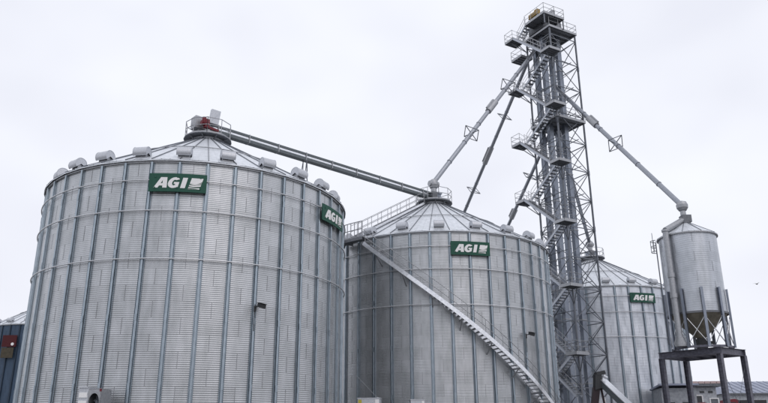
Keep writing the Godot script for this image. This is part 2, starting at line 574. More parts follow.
# ------------------------------------------------------------------ stairs
func flight(parent: Node, a: Vector3, b: Vector3, width: float, side: Vector3, called := "stair_flight") -> void:
	# straight stair from a (bottom) to b (top); side points across the stair
	var st := MB.new()
	for s in [0.0, width]:
		st.beam(a + side * s, b + side * s, 0.045, 0.20)
	var fl := built(called, parent, st, M.stair)
	var n := int(absf(b.y - a.y) / 0.21)
	var tr := MB.new()
	var run := Vector3(b.x - a.x, 0, b.z - a.z).normalized()
	for i in range(1, n):
		var p := a.lerp(b, float(i) / n) + side * width * 0.5
		tr.obox(p, side * (width * 0.5 - 0.03), Vector3.UP * 0.02, run * 0.12)
	built("treads", fl, tr, M.grating)
	var hr := MB.new()
	for s in [0.02, width - 0.02]:
		rails(hr, [a + side * s + Vector3.UP * 0.1, b + side * s + Vector3.UP * 0.1], 0.98, 1.4, 0.022)
	built("handrail", fl, hr, M.galv)

func landing(parent: Node, c00: Vector3, ex: Vector3, ez: Vector3, open_sides: Array, called := "landing") -> void:
	# floor rectangle from corner c00 along ex and ez; rails on the sides not named open
	var fl := MB.new()
	var m := c00 + (ex + ez) * 0.5
	fl.obox(m - Vector3.UP * 0.02, ex * 0.5, Vector3.UP * 0.02, ez * 0.5)
	for q in [0.25, 0.5, 0.75]:
		fl.beam(c00 + ex * q - Vector3.UP * 0.10, c00 + ex * q + ez - Vector3.UP * 0.10, 0.05, 0.12)
	var o := built(called, parent, fl, M.grating)
	var fr := MB.new()
	var cs := [c00, c00 + ex, c00 + ex + ez, c00 + ez]
	for i in 4: fr.beam(cs[i] - Vector3.UP * 0.08, cs[(i + 1) % 4] - Vector3.UP * 0.08, 0.06, 0.2)
	built("edge_beam", o, fr, M.galv)
	var rl := MB.new()
	for i in 4:
		if not open_sides.has(i): rails(rl, [cs[i], cs[(i + 1) % 4]], 1.07, 1.2, 0.024)
	if rl.v.size() > 0: built("guard_rail", o, rl, M.galv)

# ------------------------------------------------------------------ the scene
func overcast() -> ImageTexture:
	# a closed layer of bright cloud: broad soft patches, a little greyer towards the horizon all round
	var w := 768
	var h := 384
	var a := FastNoiseLite.new()
	a.seed = 31
	a.frequency = 1.1
	a.fractal_octaves = 4
	a.fractal_gain = 0.55
	var im := Image.create(w, h, false, Image.FORMAT_RGBF)
	for y in h:
		var el := PI * (0.5 - (y + 0.5) / h)
		for x in w:
			var az := TAU * (x + 0.5) / w
			var d := Vector3(cos(el) * sin(az), sin(el) * 1.8, cos(el) * cos(az)) * 1.6
			var t := clampf(0.5 + 0.9 * a.get_noise_3dv(d), 0.0, 1.0)
			var c := Color(0.80, 0.82, 0.91).lerp(Color(0.945, 0.968, 1.04), t)
			var k := clampf((0.32 - el) / 0.5, 0.0, 1.0)
			c = c.lerp(Color(0.80, 0.80, 0.885), k * 0.6)
			if el < 0.0: c = Color(0.25, 0.25, 0.26)
			im.set_pixel(x, y, c)
	return ImageTexture.create_from_image(im)

func _ready() -> void:
	rng.seed = 4711
	cam = Camera3D.new()
	cam.name = "camera"
	cam.fov = VFOV
	cam.far = 6000.0
	cam.near = 0.1
	cam.position = Vector3(0, 1.6, 0)
	cam.basis = Basis(Vector3.RIGHT, deg_to_rad(PITCH)) * Basis(Vector3.BACK, deg_to_rad(ROLL))
	add_child(cam)
	cam.current = true
	var env := Environment.new()
	env.background_mode = Environment.BG_SKY
	var sk := PanoramaSkyMaterial.new()
	sk.panorama = overcast()
	sk.energy_multiplier = 1.0
	env.sky = Sky.new()
	env.sky.sky_material = sk
	env.tonemap_mode = Environment.TONE_MAPPER_LINEAR
	env.tonemap_exposure = 1.03
	env.sdfgi_enabled = true
	env.ssao_enabled = true
	env.ssil_enabled = true
	var we := WorldEnvironment.new()
	we.name = "world_environment"
	we.environment = env
	add_child(we)
	var sun := DirectionalLight3D.new()
	sun.name = "sun"
	sun.light_energy = 0.18
	sun.light_color = Color(1.0, 0.955, 0.93)
	sun.light_angular_distance = 50.0
	sun.shadow_enabled = true
	sun.rotation_degrees = Vector3(-46, 28, 0)
	add_child(sun)

	make_materials()
	M.sheet_mesh = sheet_mesh(R, STEP, 10, ROW, 8)
	M.panel_mesh = roof_panel_mesh(R + 0.20, 1.05, SLOPE, STEP * 0.5)
	M.vent_mesh = vent_mesh()

	var g := MB.new()
	g.box(Vector3(-2500, -1, -2500), Vector3(2500, 0, 2500))
	var go := built("ground", self, g, M.gravel)
	go.set_meta("kind", "structure")

	# ---- bins
	var B1 := Vector2(-11.853, -43.552)
	var B2 := Vector2(4.349, -57.817)
	var B3 := Vector2(24.72, -81.737)
	var K1 := deg_to_rad(-46.95)
	var K2 := deg_to_rad(-51.78)
	var K3 := deg_to_rad(-22.10)
	var v1: Array = []
	for i in 24: v1.append(1.07 + i * 40.0 / 24.0)
	var v2: Array = []
	for i in 20: v2.append(i * 2 + 1.5)
	bin("corrugated steel grain bin with two green signs and a red conveyor drive on its peak", B1, K1, 15.27, 18, v1)
	bin("corrugated steel grain bin with a long staircase winding up its wall", B2, K2, 15.40, 18, v2)
	bin("corrugated steel grain bin standing behind the lattice tower and the hopper tank", B3, K3, 16.20, 19, v2, {"new": true})
	bin("dark blue grain bin with a dark red square and a yellow patch on its wall", Vector2(-48.6, -105), 0.05, 16.0, 19, v2, {"blue": true, "xmax": -1.70})
	sign_board("green sign with white lettering facing the open yard, under the red conveyor drive", B1, 15.27, K1, 5)
	sign_board("green sign with white lettering beside the catwalk between two bins", B1, 15.20, K1, 12)
	sign_board("green sign with white lettering on the bin with the winding staircase", B2, 15.40, K2, 6)
	sign_board("green sign with white lettering on the bin behind the tower and hopper tank", B3, 16.20, K3, 3)

	bin_stairs(B2)
	catwalk(B1, B2)
	conveyor(B1, B2)
	peak_gear(B2, B3)
	tower()
	hopper_tank()
	small_things(B1, B2, K1, K2)
	background()
	print("triangles parts built")

func bin_stairs(B2: Vector2) -> void:
	var t := thing("bin_staircase", "long galvanised staircase winding up the wall of a grain bin", "staircase", Vector3(B2.x, 0, B2.y))
	var y_at := func(deg: float) -> float: return 9.92 - 0.1375 * deg
	var pos := func(deg: float, r: float, up := 0.0) -> Vector3:
		var a := deg_to_rad(deg)
		return Vector3(sin(a) * r, y_at.call(deg) + up, cos(a) * r)
	var r0 := R + 0.22
	var r1 := R + 1.0
	var d0 := -35.5
	var d1 := 71.5
	for r in [r0, r1]:
		var s := MB.new()
		var k := 54
		for i in k:
			var a0 := lerpf(d0, d1, float(i) / k)
			var a1 := lerpf(d0, d1, float(i + 1) / k)
			s.beam(pos.call(a0, r), pos.call(a1, r), 0.05, 0.27)
		built("stringer", t, s, M.galv_light)
	var n := 68
	var tread := MB.new()
	tread.box(Vector3(-0.13, -0.022, r0 + 0.03), Vector3(0.13, 0.022, r1 - 0.03))
	var tm := tread.mesh(M.grating)
	for i in n:
		var dg := lerpf(d0 + 0.7, d1 - 0.5, float(i) / (n - 1))
		part("tread", t, tm, Vector3(0, y_at.call(dg) - 0.02, 0), deg_to_rad(dg))
	var rl := MB.new()
	for q in [1.05, 0.55]:
		var pts: Array = []
		for i in 41: pts.append(pos.call(lerpf(d0, d1, i / 40.0), r1, q))
		rl.path(pts, 0.024, 5)
	built("handrail", t, rl, M.galv)
	var pm := MB.new()
	pm.tube(Vector3(0, 0, r1), Vector3(0, 1.05, r1), 0.026, 5)
	var pmesh := pm.mesh(M.galv)
	for i in 16:
		var dg := lerpf(d0 + 1, d1 - 1, i / 15.0)
		part("rail_post", t, pmesh, Vector3(0, y_at.call(dg), 0), deg_to_rad(dg))
	for i in 9:
		var dg := lerpf(d0 + 6, d1 - 8, i / 8.0)
		var b := MB.new()
		b.beam(pos.call(dg, R + 0.02, -0.85), pos.call(dg, r1 - 0.02, -0.14), 0.06, 0.06)
		b.beam(pos.call(dg, R + 0.02, -0.19), pos.call(dg, r1 - 0.02, -0.19), 0.06, 0.06)
		built("bracket", t, b, M.galv)

func catwalk(B1: Vector2, B2: Vector2) -> void:
	# landing at the head of the stair, then a bridge to the neighbouring bin
	var t := thing("eave_catwalk", "railed catwalk bridging the eaves of two grain bins", "catwalk", Vector3(B2.x, 15.28, B2.y))
	var fl := MB.new()
	var rl: Array = []
	var r0 := R + 0.24
	var r1 := R + 1.1
	for i in 8:
		var a0 := deg_to_rad(lerpf(-35.6, -46.0, i / 8.0))
		var a1 := deg_to_rad(lerpf(-35.6, -46.0, (i + 1) / 8.0))
		var p := [Vector3(sin(a0) * r0, 0, cos(a0) * r0), Vector3(sin(a0) * r1, 0, cos(a0) * r1), Vector3(sin(a1) * r1, 0, cos(a1) * r1), Vector3(sin(a1) * r0, 0, cos(a1) * r0)]
		fl.quad(p[0], p[3], p[2], p[1])
		for q in 4: p[q] -= Vector3.UP * 0.04
		fl.quad(p[0], p[1], p[2], p[3])
		fl.beam((p[1] - Vector3.UP * 0.05), (p[2] - Vector3.UP * 0.05), 0.06, 0.22)
	var d := Vector3(B1.x - B2.x, 0, B1.y - B2.y)
	var gap := d.length()
	d = d.normalized()
	var s := d.cross(Vector3.UP)
	var lo := R + 0.24
	var hi := gap - R - 0.24
	fl.obox(d * (lo + hi) * 0.5 - Vector3.UP * 0.045, s * 0.5, Vector3.UP * 0.03, d * (hi - lo) * 0.5)
	for w in [-0.5, 0.5]: fl.beam(d * lo + s * w - Vector3.UP * 0.14, d * hi + s * w - Vector3.UP * 0.14, 0.06, 0.24)
	built("walkway_floor", t, fl, M.grating)
	var r := MB.new()
	rl = []
	for i in 6:
		var a0 := deg_to_rad(lerpf(-35.6, -46.0, i / 5.0))
		rl.append(Vector3(sin(a0) * r1, 0, cos(a0) * r1))
	rails(r, rl, 1.2, 0.5, 0.036)
	for w in [-0.48, 0.48]: rails(r, [d * (lo + 0.8) + s * w, d * hi + s * w], 1.2, 0.6, 0.036)
	built("guard_rail", t, r, M.galv)
	# roof stair from the landing up to the peak
	var t2 := thing("roof_stair", "railed stair climbing the roof of the staircase bin to its peak", "staircase", Vector3(B2.x, 15.5, B2.y))
	var a := deg_to_rad(-46.0)
	var dd := Vector3(sin(a), 0, cos(a))
	var sd := dd.cross(Vector3.UP)
	var lo_p := dd * (R + 0.1) + Vector3.UP * 0.22
	var hi_p := dd * 1.65 + Vector3.UP * (0.22 + (R - 1.55) * SLOPE)
	var st := MB.new()
	for w in [-0.36, 0.36]: st.beam(lo_p + sd * w, hi_p + sd * w, 0.05, 0.16)
	built("stringer", t2, st, M.galv_light)
	var tr := MB.new()
	tr.obox(Vector3.ZERO, sd * 0.34, Vector3.UP * 0.015, dd * 0.11)
	var tm := tr.mesh(M.grating)
	for i in 24: part("tread", t2, tm, lo_p.lerp(hi_p, (i + 0.5) / 24.0))
	var hr := MB.new()
	for w in [-0.36, 0.36]: rails(hr, [lo_p + sd * w, hi_p + sd * w], 1.0, 1.2, 0.022)
	built("handrail", t2, hr, M.galv)

func conveyor(B1: Vector2, B2: Vector2) -> void:
	# drag conveyor from peak to peak
	var t := thing("roof_conveyor", "long galvanised conveyor running between the peaks of two grain bins", "conveyor", Vector3(B1.x, 20.4, B1.y))
	var a := Vector3(0, 0.95, 0)
	var b := Vector3(B2.x - B1.x, 20.5 - 20.4 + 0.62, B2.y - B1.y)
	var d := (b - a).normalized()
	var s := d.cross(Vector3.UP).normalized()
	var u := s.cross(d)
	a -= d * 0.6
	b -= d * 0.3
	var tr := MB.new()
	tr.beam(a, b, 0.36, 0.17, u)
	built("trough", t, tr, M.galv_light)
	for e in [[0.175, 0.46, 0.17], [-0.205, 0.46, 0.23]]:
		var c := MB.new()
		c.beam(a + u * e[0], b + u * e[0], e[1], e[2], u)
		built("cover" if e[0] > 0 else "return_trough", t, c, M.conv)
	var n := 9
	for i in n:
		var f := MB.new()
		var p := a.lerp(b, (i + 0.5) / n)
		f.obox(p - u * 0.02, s * 0.26, u * 0.31, d * 0.03)
		built("joint_flange", t, f, M.galv)
	# inlet head on the far bin, drive on this one
	var dr := MB.new()
	dr.obox(a + u * 0.02, s * 0.34, u * 0.42, d * 0.55)
	dr.beam(a - u * 0.35, a - Vector3.UP * 1.0, 0.5, 0.5, d)
	built("head_box", t, dr, M.galv)
	var mt := MB.new()
	var mp := a + Vector3(-0.05, -0.15, 0) + s * 0.75
	mt.tube(mp - d * 0.28, mp + d * 0.22, 0.16, 12)
	for i in 5: mt.tube(mp - d * (0.24 - i * 0.07), mp - d * (0.225 - i * 0.07), 0.185, 12)
	mt.obox(mp + d * 0.1, s * 0.15, Vector3.UP * 0.30, d * 0.15)
	mt.tube(mp - d * 0.08 + Vector3.UP * 0.1, mp - d * 0.08 + Vector3.UP * 0.42, 0.14, 10)
	mt.beam(mp + d * 0.2 - Vector3.UP * 0.2, mp + d * 1.0 - Vector3.UP * 0.27, 0.14, 0.16)
	var mo := built("drive_motor", t, mt, M.red)
	mo.set_meta("label", "dark red motor and gearbox of the drive")
	var gd := MB.new()
	var gp := mp + d * 0.75 + Vector3.UP * 0.75 - s * 0.2
	var gu := (Vector3.UP + d * 0.12).normalized()
	gd.obox(gp, d * 0.33, gu * 0.52, s * 0.10)
	gd.beam(gp - d * 0.3 - gu * 0.45 + s * 0.115, gp + d * 0.3 + gu * 0.45 + s * 0.115, 0.05, 0.02, s)
	built("belt_guard", t, gd, M.vent)
	var leg := MB.new()
	var span := a.distance_to(b)
	for q in [8.55 / span]:
		var p := a.lerp(b, q)
		for w in [-0.4, 0.4]:
			leg.beam(p + s * w * 0.6 - u * 0.25, Vector3(p.x, -4.9, p.z) + s * w * 1.1 + d * 0.1, 0.06, 0.06)
			leg.beam(p + s * w * 0.6 - u * 0.25, Vector3(p.x, -4.6, p.z) + s * w * 1.1 - d * 0.65, 0.045, 0.045)
	built("support", t, leg, M.steel)

func peak_gear(B2: Vector2, B3: Vector2) -> void:
	for q in [[B2, 20.5, "transition box and round elbow on the peak of the staircase bin"], [B3, 21.3, "transition box and round elbow on the peak of the bin behind the tower"]]:
		var t := thing("spout_inlet", q[2], "inlet", Vector3(q[0].x, q[1], q[0].y), 0.5, "spout inlets on bin peaks")
		var b := MB.new()
		b.box(Vector3(-0.45, -0.1, -0.45), Vector3(0.45, 0.85, 0.45))
		b.box(Vector3(-0.52, 0.8, -0.52), Vector3(0.52, 0.9, 0.52))
		built("transition_box", t, b, M.trunk)
		var h := MB.new()
		h.box(Vector3(-0.62, 0.1, 0.46), Vector3(-0.1, 0.85, 0.75))
		built("hatch", t, h, M.galv_dark)
		var e := MB.new()
		e.lathe([Vector2(0.26, 0.9), Vector2(0.26, 1.35), Vector2(0.34, 1.45), Vector2(0.42, 1.7), Vector2(0.42, 1.9), Vector2(0.34, 2.1), Vector2(0.2, 2.22), Vector2(0.01, 2.25)], 16)
		e.tube(Vector3(-0.46, 1.8, 0), Vector3(0.46, 1.8, 0), 0.26, 12)
		built("elbow", t, e, M.galv)

var TC := Vector3(18.615, 0, -68.516)
var E1 := Vector3(0.49697, 0, 0.86777)
var E2 := Vector3(-0.86777, 0, 0.49697)
func P(e1: float, e2: float, y: float) -> Vector3:
	return TC + E1 * e1 + E2 * e2 + Vector3.UP * y
func L(e1: float, e2: float, y: float) -> Vector3:    # the same, from the tower's foot
	return E1 * e1 + E2 * e2 + Vector3.UP * y

func tower() -> void:
	var hs := 1.84
	var t := thing("elevator_tower", "tall square lattice steel tower with zigzag stairs around grain elevators", "tower", TC)
	var cs := [Vector2(hs, hs), Vector2(-hs, hs), Vector2(-hs, -hs), Vector2(hs, -hs)]
	for c in cs:
		var m := MB.new()
		m.beam(L(c.x, c.y, 0.3), L(c.x, c.y, 43.35), 0.14, 0.14, E1)
		for y in range(3, 43, 6): m.beam(L(c.x, c.y, y - 0.25), L(c.x, c.y, y + 0.25), 0.18, 0.18, E1)
		built("corner_post", t, m, M.steel)
		var f := MB.new()
		f.box(L(c.x, c.y, 0) - Vector3(0.6, 0, 0.6), L(c.x, c.y, 0.32) + Vector3(0.6, 0, 0.6))
		built("footing", t, f, M.concrete)
	var ys: Array = [0.5, 2.45, 5.5]
	for i in 12: ys.append(8.58 + 3.075 * i)
	ys.append(43.2)
	for i in ys.size():
		var y: float = ys[i]
		for f in 4:
			var a: Vector2 = cs[f]
			var b: Vector2 = cs[(f + 1) % 4]
			if i > 0:
				var m := MB.new()
				m.beam(L(a.x, a.y, y), L(b.x, b.y, y), 0.07, 0.08)
				built("girt", t, m, M.steel)
			if i + 1 < ys.size():
				var y2: float = ys[i + 1]
				if y2 - y < 1.5: continue
				for w in 2:
					var m := MB.new()
					var p := L(a.x, a.y, y if w == 0 else y2)
					var q := L(b.x, b.y, y2 if w == 0 else y)
					var off := (L(a.x, a.y, 0) + L(b.x, b.y, 0)).normalized() * (0.04 if w == 0 else -0.04)
					m.beam(p + off, q + off, 0.06, 0.06)
					built("brace", t, m, M.steel)
	# floors inside the tower
	for y in [43.35, 32.75]:
		var m := MB.new()
		m.obox(L(0, 0, y), E1 * (hs + 0.12), Vector3.UP * 0.03, E2 * (hs + 0.12))
		for q in [-1.2, -0.4, 0.4, 1.2]: m.beam(L(q, -hs, y - 0.12), L(q, hs, y - 0.12), 0.07, 0.18)
		built("floor", t, m, M.grating)
		var fr := MB.new()
		var k := hs + 0.15
		var c4 := [L(k, k, y), L(-k, k, y), L(-k, -k, y), L(k, -k, y)]
		for i in 4: fr.beam(c4[i] - Vector3.UP * 0.06, c4[(i + 1) % 4] - Vector3.UP * 0.06, 0.07, 0.22)
		built("floor_edge", t, fr, M.galv)
		var rl := MB.new()
		rails(rl, [c4[0], c4[3], c4[2], c4[1]], 1.07, 1.2, 0.026)
		built("guard_rail", t, rl, M.galv)
	# zigzag stairs on the face towards the staircase bin
	var rh := [8.45, 14.7, 20.95, 27.15, 33.4, 39.65]
	var lh := [11.95, 18.2, 24.45, 30.85, 37.2, 43.45]
	var lane := 0.72
	flight(t, L(2.0, 2.75, 4.7), L(-2.3, 2.75, 8.3) + E1 * 4.3 * 0.0, lane, -E2)
	flight(t, L(-2.1, 1.98, 5.6), L(1.95, 1.98, 8.45), lane, E2)
	landing(t, L(-3.4, 1.95, 5.6), E1 * 1.3, E2 * 1.55, [1])
	for i in 6:
		flight(t, L(1.95, 2.78, rh[i]), L(-2.3, 2.78, lh[i]), lane, E2)
		if i < 5: flight(t, L(-2.0, 1.98, lh[i]), L(1.95, 1.98, rh[i + 1]), lane, E2)
		landing(t, L(1.95, 1.95, rh[i]), E1 * 1.3, E2 * 1.58, [3])
		landing(t, L(-3.55, 1.95, lh[i]), E1 * 1.3, E2 * 1.58, [1])
		for q in [[2.5, rh[i], 1.84], [-2.9, lh[i], -1.84]]:
			var m := MB.new()
			m.beam(L(q[0], 3.2, q[1] - 0.2), L(q[2], 1.84, q[1] - 1.6), 0.07, 0.07)
			m.beam(L(q[0], 2.0, q[1] - 0.2), L(q[2], 1.84, q[1] - 1.6), 0.07, 0.07)
			built("knee_brace", t, m, M.steel)
	# side platform under the top landing, head platform above
	landing(t, L(-3.6, 1.1, 41.45), E1 * 1.7, E2 * 1.6, [1])
	flight(t, L(-2.25, 2.0, 43.5), L(-0.9, 2.0, 44.6), lane, E2)
	landing(t, L(-0.9, 1.3, 44.65), E1 * 3.1, E2 * 1.5, [3])
	landing(t, L(0.9, -0.1, 44.65), E1 * 1.3, E2 * 1.38, [2])
	for q in [[2.1, 2.7], [2.1, 0.0], [-0.8, 2.7], [1.0, 0.0]]:
		var m := MB.new()
		m.beam(L(q[0], q[1], 43.3), L(q[0], q[1], 44.5), 0.1, 0.1, E1)
		built("platform_post", t, m, M.steel)
	# bucket elevators
	var legs := [[-1.25, 1.15, -0.05, "bucket elevator beside the zigzag stairs inside the lattice tower", M.tan], [-0.55, -0.45, 0.5, "bucket elevator away from the stairs inside the lattice tower", M.galv]]
	var fl0 := MB.new()
	fl0.obox(Vector3.ZERO, E1 * 0.26, Vector3.UP * 0.05, E2 * 0.31)
	var fm0 := fl0.mesh(M.galv)
	for q in legs:
		var e := thing("bucket_elevator", q[3], "elevator", P(q[0], q[1], 0), 0.0, "elevators in the tower")
		for x in [0.0, q[2] - q[0]]:
			var m := MB.new()
			m.obox(E1 * x + Vector3.UP * 22.4, E1 * 0.22, Vector3.UP * 21.6, E2 * 0.27)
			built("trunk", e, m, M.trunk)
			for k in 14: part("trunk_flange", e, fm0, E1 * x + Vector3.UP * (3.0 + k * 3.0))
		var w: float = (q[2] - q[0])
		var hd := MB.new()
		var pts := PackedVector2Array()
		for p in arc_pts(Vector2(w * 0.5, 44.9), w * 0.5 + 0.42, 0.75, 0, 180, 14): pts.append(p)
		pts.append(Vector2(-0.42, 43.9))
		pts.append(Vector2(w + 0.5, 43.9))
		var fm := func(x: float, y: float, d: float) -> Vector3: return E1 * x + Vector3.UP * y + E2 * d
		hd.plate(pts, fm, -0.45, 0.45)
		built("head", e, hd, M.galv_dark)
		var bt := MB.new()
		bt.obox(E1 * w * 0.5 + Vector3.UP * 0.5, E1 * (w * 0.5 + 0.5), Vector3.UP * 0.5, E2 * 0.5)
		built("boot", e, bt, M.galv_dark)
		var mo := MB.new()
		var mc: Vector3 = E1 * (w * 0.5 + 0.35) + E2 * 0.8 + Vector3.UP * 45.85
		mo.tube(mc - E1 * 0.55, mc + E1 * 0.35, 0.27, 12)
		mo.obox(mc - Vector3.UP * 0.32, E1 * 0.55, Vector3.UP * 0.06, E2 * 0.3)
		mo.obox(mc + E1 * 0.62, E1 * 0.25, Vector3.UP * 0.3, E2 * 0.22)
		built("drive_motor", e, mo, q[4])
		var dt := MB.new()
		dt.beam(E1 * w * 0.5 + Vector3.UP * 43.7, E1 * w * 0.5 - E2 * 0.3 + Vector3.UP * 41.2, 0.6, 0.6, E1)
		built("discharge_throat", e, dt, M.galv_dark)
	# ladder of cable trays and cross pipes between trunks and lattice
	for y in range(6, 42, 3):
		var m := MB.new()
		m.beam(L(-1.84, 1.55, y + 0.6), L(1.84, 1.55, y + 0.6), 0.06, 0.06)
		m.beam(L(-1.84, -0.9, y + 0.6), L(1.84, -0.9, y + 0.6), 0.06, 0.06)
		built("trunk_guide", t, m, M.steel)
	# spouts
	var s1 := P(-0.7, 0.7, 42.99)
	var e1 := Vector3(4.349, 22.45, -57.817)
	spout("steel spout with square stay frames landing on the staircase bin's peak", s1.lerp(e1, 0.04), e1, 0.21, [0.50], [0.31, 0.66], 0.0)
	var s2 := P(-0.7, 0.7, 44.34)
	var e2 := Vector3(10.142, 28.127, -85.0)
	spout("long steel spout from the tower top vanishing behind the staircase bin's roof", s2.lerp(e2, 0.14), s2.lerp(e2, 1.5), 0.20, [0.62], [0.47, 0.78], 0.78)
	var s3 := P(-0.7, 0.7, 31.8)
	var e3 := Vector3(14.418, 24.744, -75.0)
	spout("short lower spout leaving the tower's middle behind the staircase bin", s3, s3.lerp(e3, 1.7), 0.18, [0.42], [0.70], 0.5)
	var s4 := P(0, 0, 37.35)
	var e4 := Vector3(24.28, 19.1, -54.40)
	spout("steel spout sloping from the tower to the hopper tank's roof", s4, e4, 0.21, [0.64], [0.45], 0.2)
	var s5 := P(0, 0, 32.15)
	var e5 := Vector3(24.72, 21.9, -81.737)
	e5.y = 23.2
	spout("steel spout dropping from the tower to the bin behind it", s5, e5, 0.2, [], [], 0.0)

func hopper_tank() -> void:
	var ax := Vector3(24.28, 0, -54.40)
	var r := 2.15
	var eave := 16.35
	var bot := 10.15
	var deck := 7.55
	var t := thing("hopper_tank", "small hopper-bottomed steel tank on legs above a dark steel stand", "tank", ax + Vector3.UP * deck)
	var rows := 8
	var rh := (eave - bot) / rows
	var sm := sheet_mesh(r, PI / 5.0, 20, rh, 8)
	var k0 := atan2(-ax.x, -ax.z)
	for i in rows:
		for j in 5:
			var s := part("wall_sheet", t, sm, Vector3(0, bot - deck + i * rh, 0), k0 + PI / 5.0 * (2 * j + (i % 2) + 0.28))
			s.set_surface_override_material(0, M.tank[rng.randi() % 3])
	var rm := roof_panel_mesh(r + 0.12, 0.38, 0.62, PI / 10.0, 0.05)
	for j in 10:
		var p := part("roof_panel", t, rm, Vector3(0, eave - deck + 0.03, 0), k0 + PI / 5.0 * j + 0.2)
		p.set_surface_override_material(0, M.roof[j % 4])
	var rim := MB.new()
	rim.lathe([Vector2(r, eave - deck - 0.07), Vector2(r + 0.14, eave - deck - 0.07), Vector2(r + 0.14, eave - deck + 0.02), Vector2(r, eave - deck + 0.025)], 40)
	built("eave_angle", t, rim, M.galv)
	var cap := MB.new()
	cap.lathe([Vector2(0.45, eave - deck + 1.15), Vector2(0.45, eave - deck + 1.45), Vector2(0.02, eave - deck + 1.5)], 16)
	built("peak_collar", t, cap, M.galv_dark)
	var cone := MB.new()
	cone.lathe([Vector2(0.25, 8.35 - deck), Vector2(r - 0.02, bot - deck + 0.02)], 40)
	built("hopper_cone", t, cone, M.cone)
	var gate := MB.new()
	gate.box(Vector3(-0.3, 7.6 - deck, -0.3), Vector3(0.3, 8.4 - deck, 0.3))
	gate.box(Vector3(-0.2, 8.0 - deck, -0.2), Vector3(0.9, 8.2 - deck, 0.2))
	built("slide_gate", t, gate, M.dark)
	var n := 10
	for j in n:
		var a := k0 + TAU * (j + 0.35) / n
		var d := Vector3(sin(a), 0, cos(a))
		var m := MB.new()
		m.ibeam(d * (r + 0.11) + Vector3.UP * 0.02, d * (r + 0.11) + Vector3.UP * (12.0 - deck), 0.2, 0.16, d)
		built("leg", t, m, M.trunk)
		var a2 := a + TAU / n
		var d2 := Vector3(sin(a2), 0, cos(a2))
		var x := MB.new()
		x.tube(d * (r + 0.04) + Vector3.UP * 0.3, d2 * (r + 0.04) + Vector3.UP * (bot - deck - 0.3), 0.03, 5)
		x.tube(d2 * (r + 0.02) + Vector3.UP * 0.3, d * (r + 0.02) + Vector3.UP * (bot - deck - 0.3), 0.03, 5)
		built("cross_brace", t, x, M.galv_light)
	var ring := MB.new()
	for j in n:
		var a := k0 + TAU * (j + 0.35) / n
		var a2 := a + TAU / n
		ring.beam(Vector3(sin(a) * r, 0.08, cos(a) * r), Vector3(sin(a2) * r, 0.08, cos(a2) * r), 0.14, 0.16)
	built("base_ring", t, ring, M.stand)
	var band := MB.new()
	band.lathe([Vector2(r + 0.02, bot - deck - 0.06), Vector2(r + 0.05, bot - deck - 0.06), Vector2(r + 0.05, bot - deck + 0.08), Vector2(r + 0.02, bot - deck + 0.08)], 40)
	built("ring_band", t, band, M.galv_dark)
	# ladder with its cage at the side
	var la := MB.new()
	var ca := k0 - 1.45
	var cd := Vector3(sin(ca), 0, cos(ca))
	var ct := cd.cross(Vector3.UP)
	for w in [-0.25, 0.25]: la.tube(cd * (r + 0.22) + ct * w + Vector3.UP * 0.5, cd * (r + 0.22) + ct * w + Vector3.UP * (eave - deck - 0.1), 0.025, 5)
	var yy := 0.6
	while yy < eave - deck - 0.2:
		la.tube(cd * (r + 0.22) - ct * 0.25 + Vector3.UP * yy, cd * (r + 0.22) + ct * 0.25 + Vector3.UP * yy, 0.015, 4)
		yy += 0.35
	built("ladder", t, la, M.steel)
	var cg := MB.new()
	for y in [eave - deck - 0.95, eave - deck - 0.5, eave - deck - 0.05]:
		var pts: Array = []
		for i in 9:
			var q := PI * i / 8.0
			pts.append(cd * (r + 0.24 + 0.38 * sin(q)) + ct * 0.38 * cos(q) + Vector3.UP * y)
		cg.path(pts, 0.03, 5)
	for w in [-0.35, 0.0, 0.35]:
		var o := 0.61 if w == 0.0 else 0.40
		cg.tube(cd * (r + o) + ct * w + Vector3.UP * (eave - deck - 0.95), cd * (r + o) + ct * w + Vector3.UP * (eave - deck + (0.75 if w == 0.35 else -0.05)), 0.025, 5)
	built("ladder_cage", t, cg, M.steel)
	# elbow, valve and overflow pipe
	var p := thing("tank_downpipe", "round elbow and pipe running down the hopper tank's wall", "pipe", ax + Vector3.UP * deck)
	var top := Vector3(0, 19.1 - deck, 0)
	var el := MB.new()
	el.lathe([Vector2(0.02, -0.48), Vector2(0.3, -0.42), Vector2(0.44, -0.2), Vector2(0.46, 0.05), Vector2(0.36, 0.3), Vector2(0.02, 0.44)], 16, 0, TAU, top)
	el.tube(top + Vector3(0, -0.45, 0), Vector3(0, eave - deck + 1.4, 0), 0.22, 12)
	built("elbow", p, el, M.galv)
	var vb := MB.new()
	vb.obox(Vector3(0.12, 17.95 - deck, 0), Vector3(0.36, 0, 0), Vector3(0, 0.3, 0), Vector3(0, 0, 0.36))
	built("valve_box", p, vb, M.galv_dark)
	var pa := k0 - 0.62
	var pd := Vector3(sin(pa), 0, cos(pa))
	var o := r + 0.36
	var pp := MB.new()
	pp.tube(Vector3(0, 17.95 - deck, 0), pd * (o + 0.0) + Vector3.UP * (eave - deck + 0.32), 0.24, 14)
	pp.tube(pd * o + Vector3.UP * (eave - deck + 0.32), pd * o + Vector3.UP * 0.9, 0.23, 14)
	pp.tube(pd * o + Vector3.UP * (eave - deck + 0.20), pd * o + Vector3.UP * (eave - deck + 0.36), 0.30, 14)
	for y in [12.9, 11.3]: pp.tube(pd * o + Vector3.UP * (y - deck), pd * o + Vector3.UP * (y - deck + 0.35), 0.28, 14)
	built("pipe", p, pp, M.galv)
	var bx := MB.new()
	bx.tube(pd * o + Vector3.UP * 0.9, pd * o + Vector3.UP * 0.35, 0.24, 14, 0.48)
	bx.tube(pd * o + Vector3.UP * 0.35, pd * o + Vector3.UP * 0.12, 0.48, 14, 0.40)
	built("receiver", p, bx, M.galv)
	# the stand
	var L0 := Vector3(21.75, 0, -56.2)
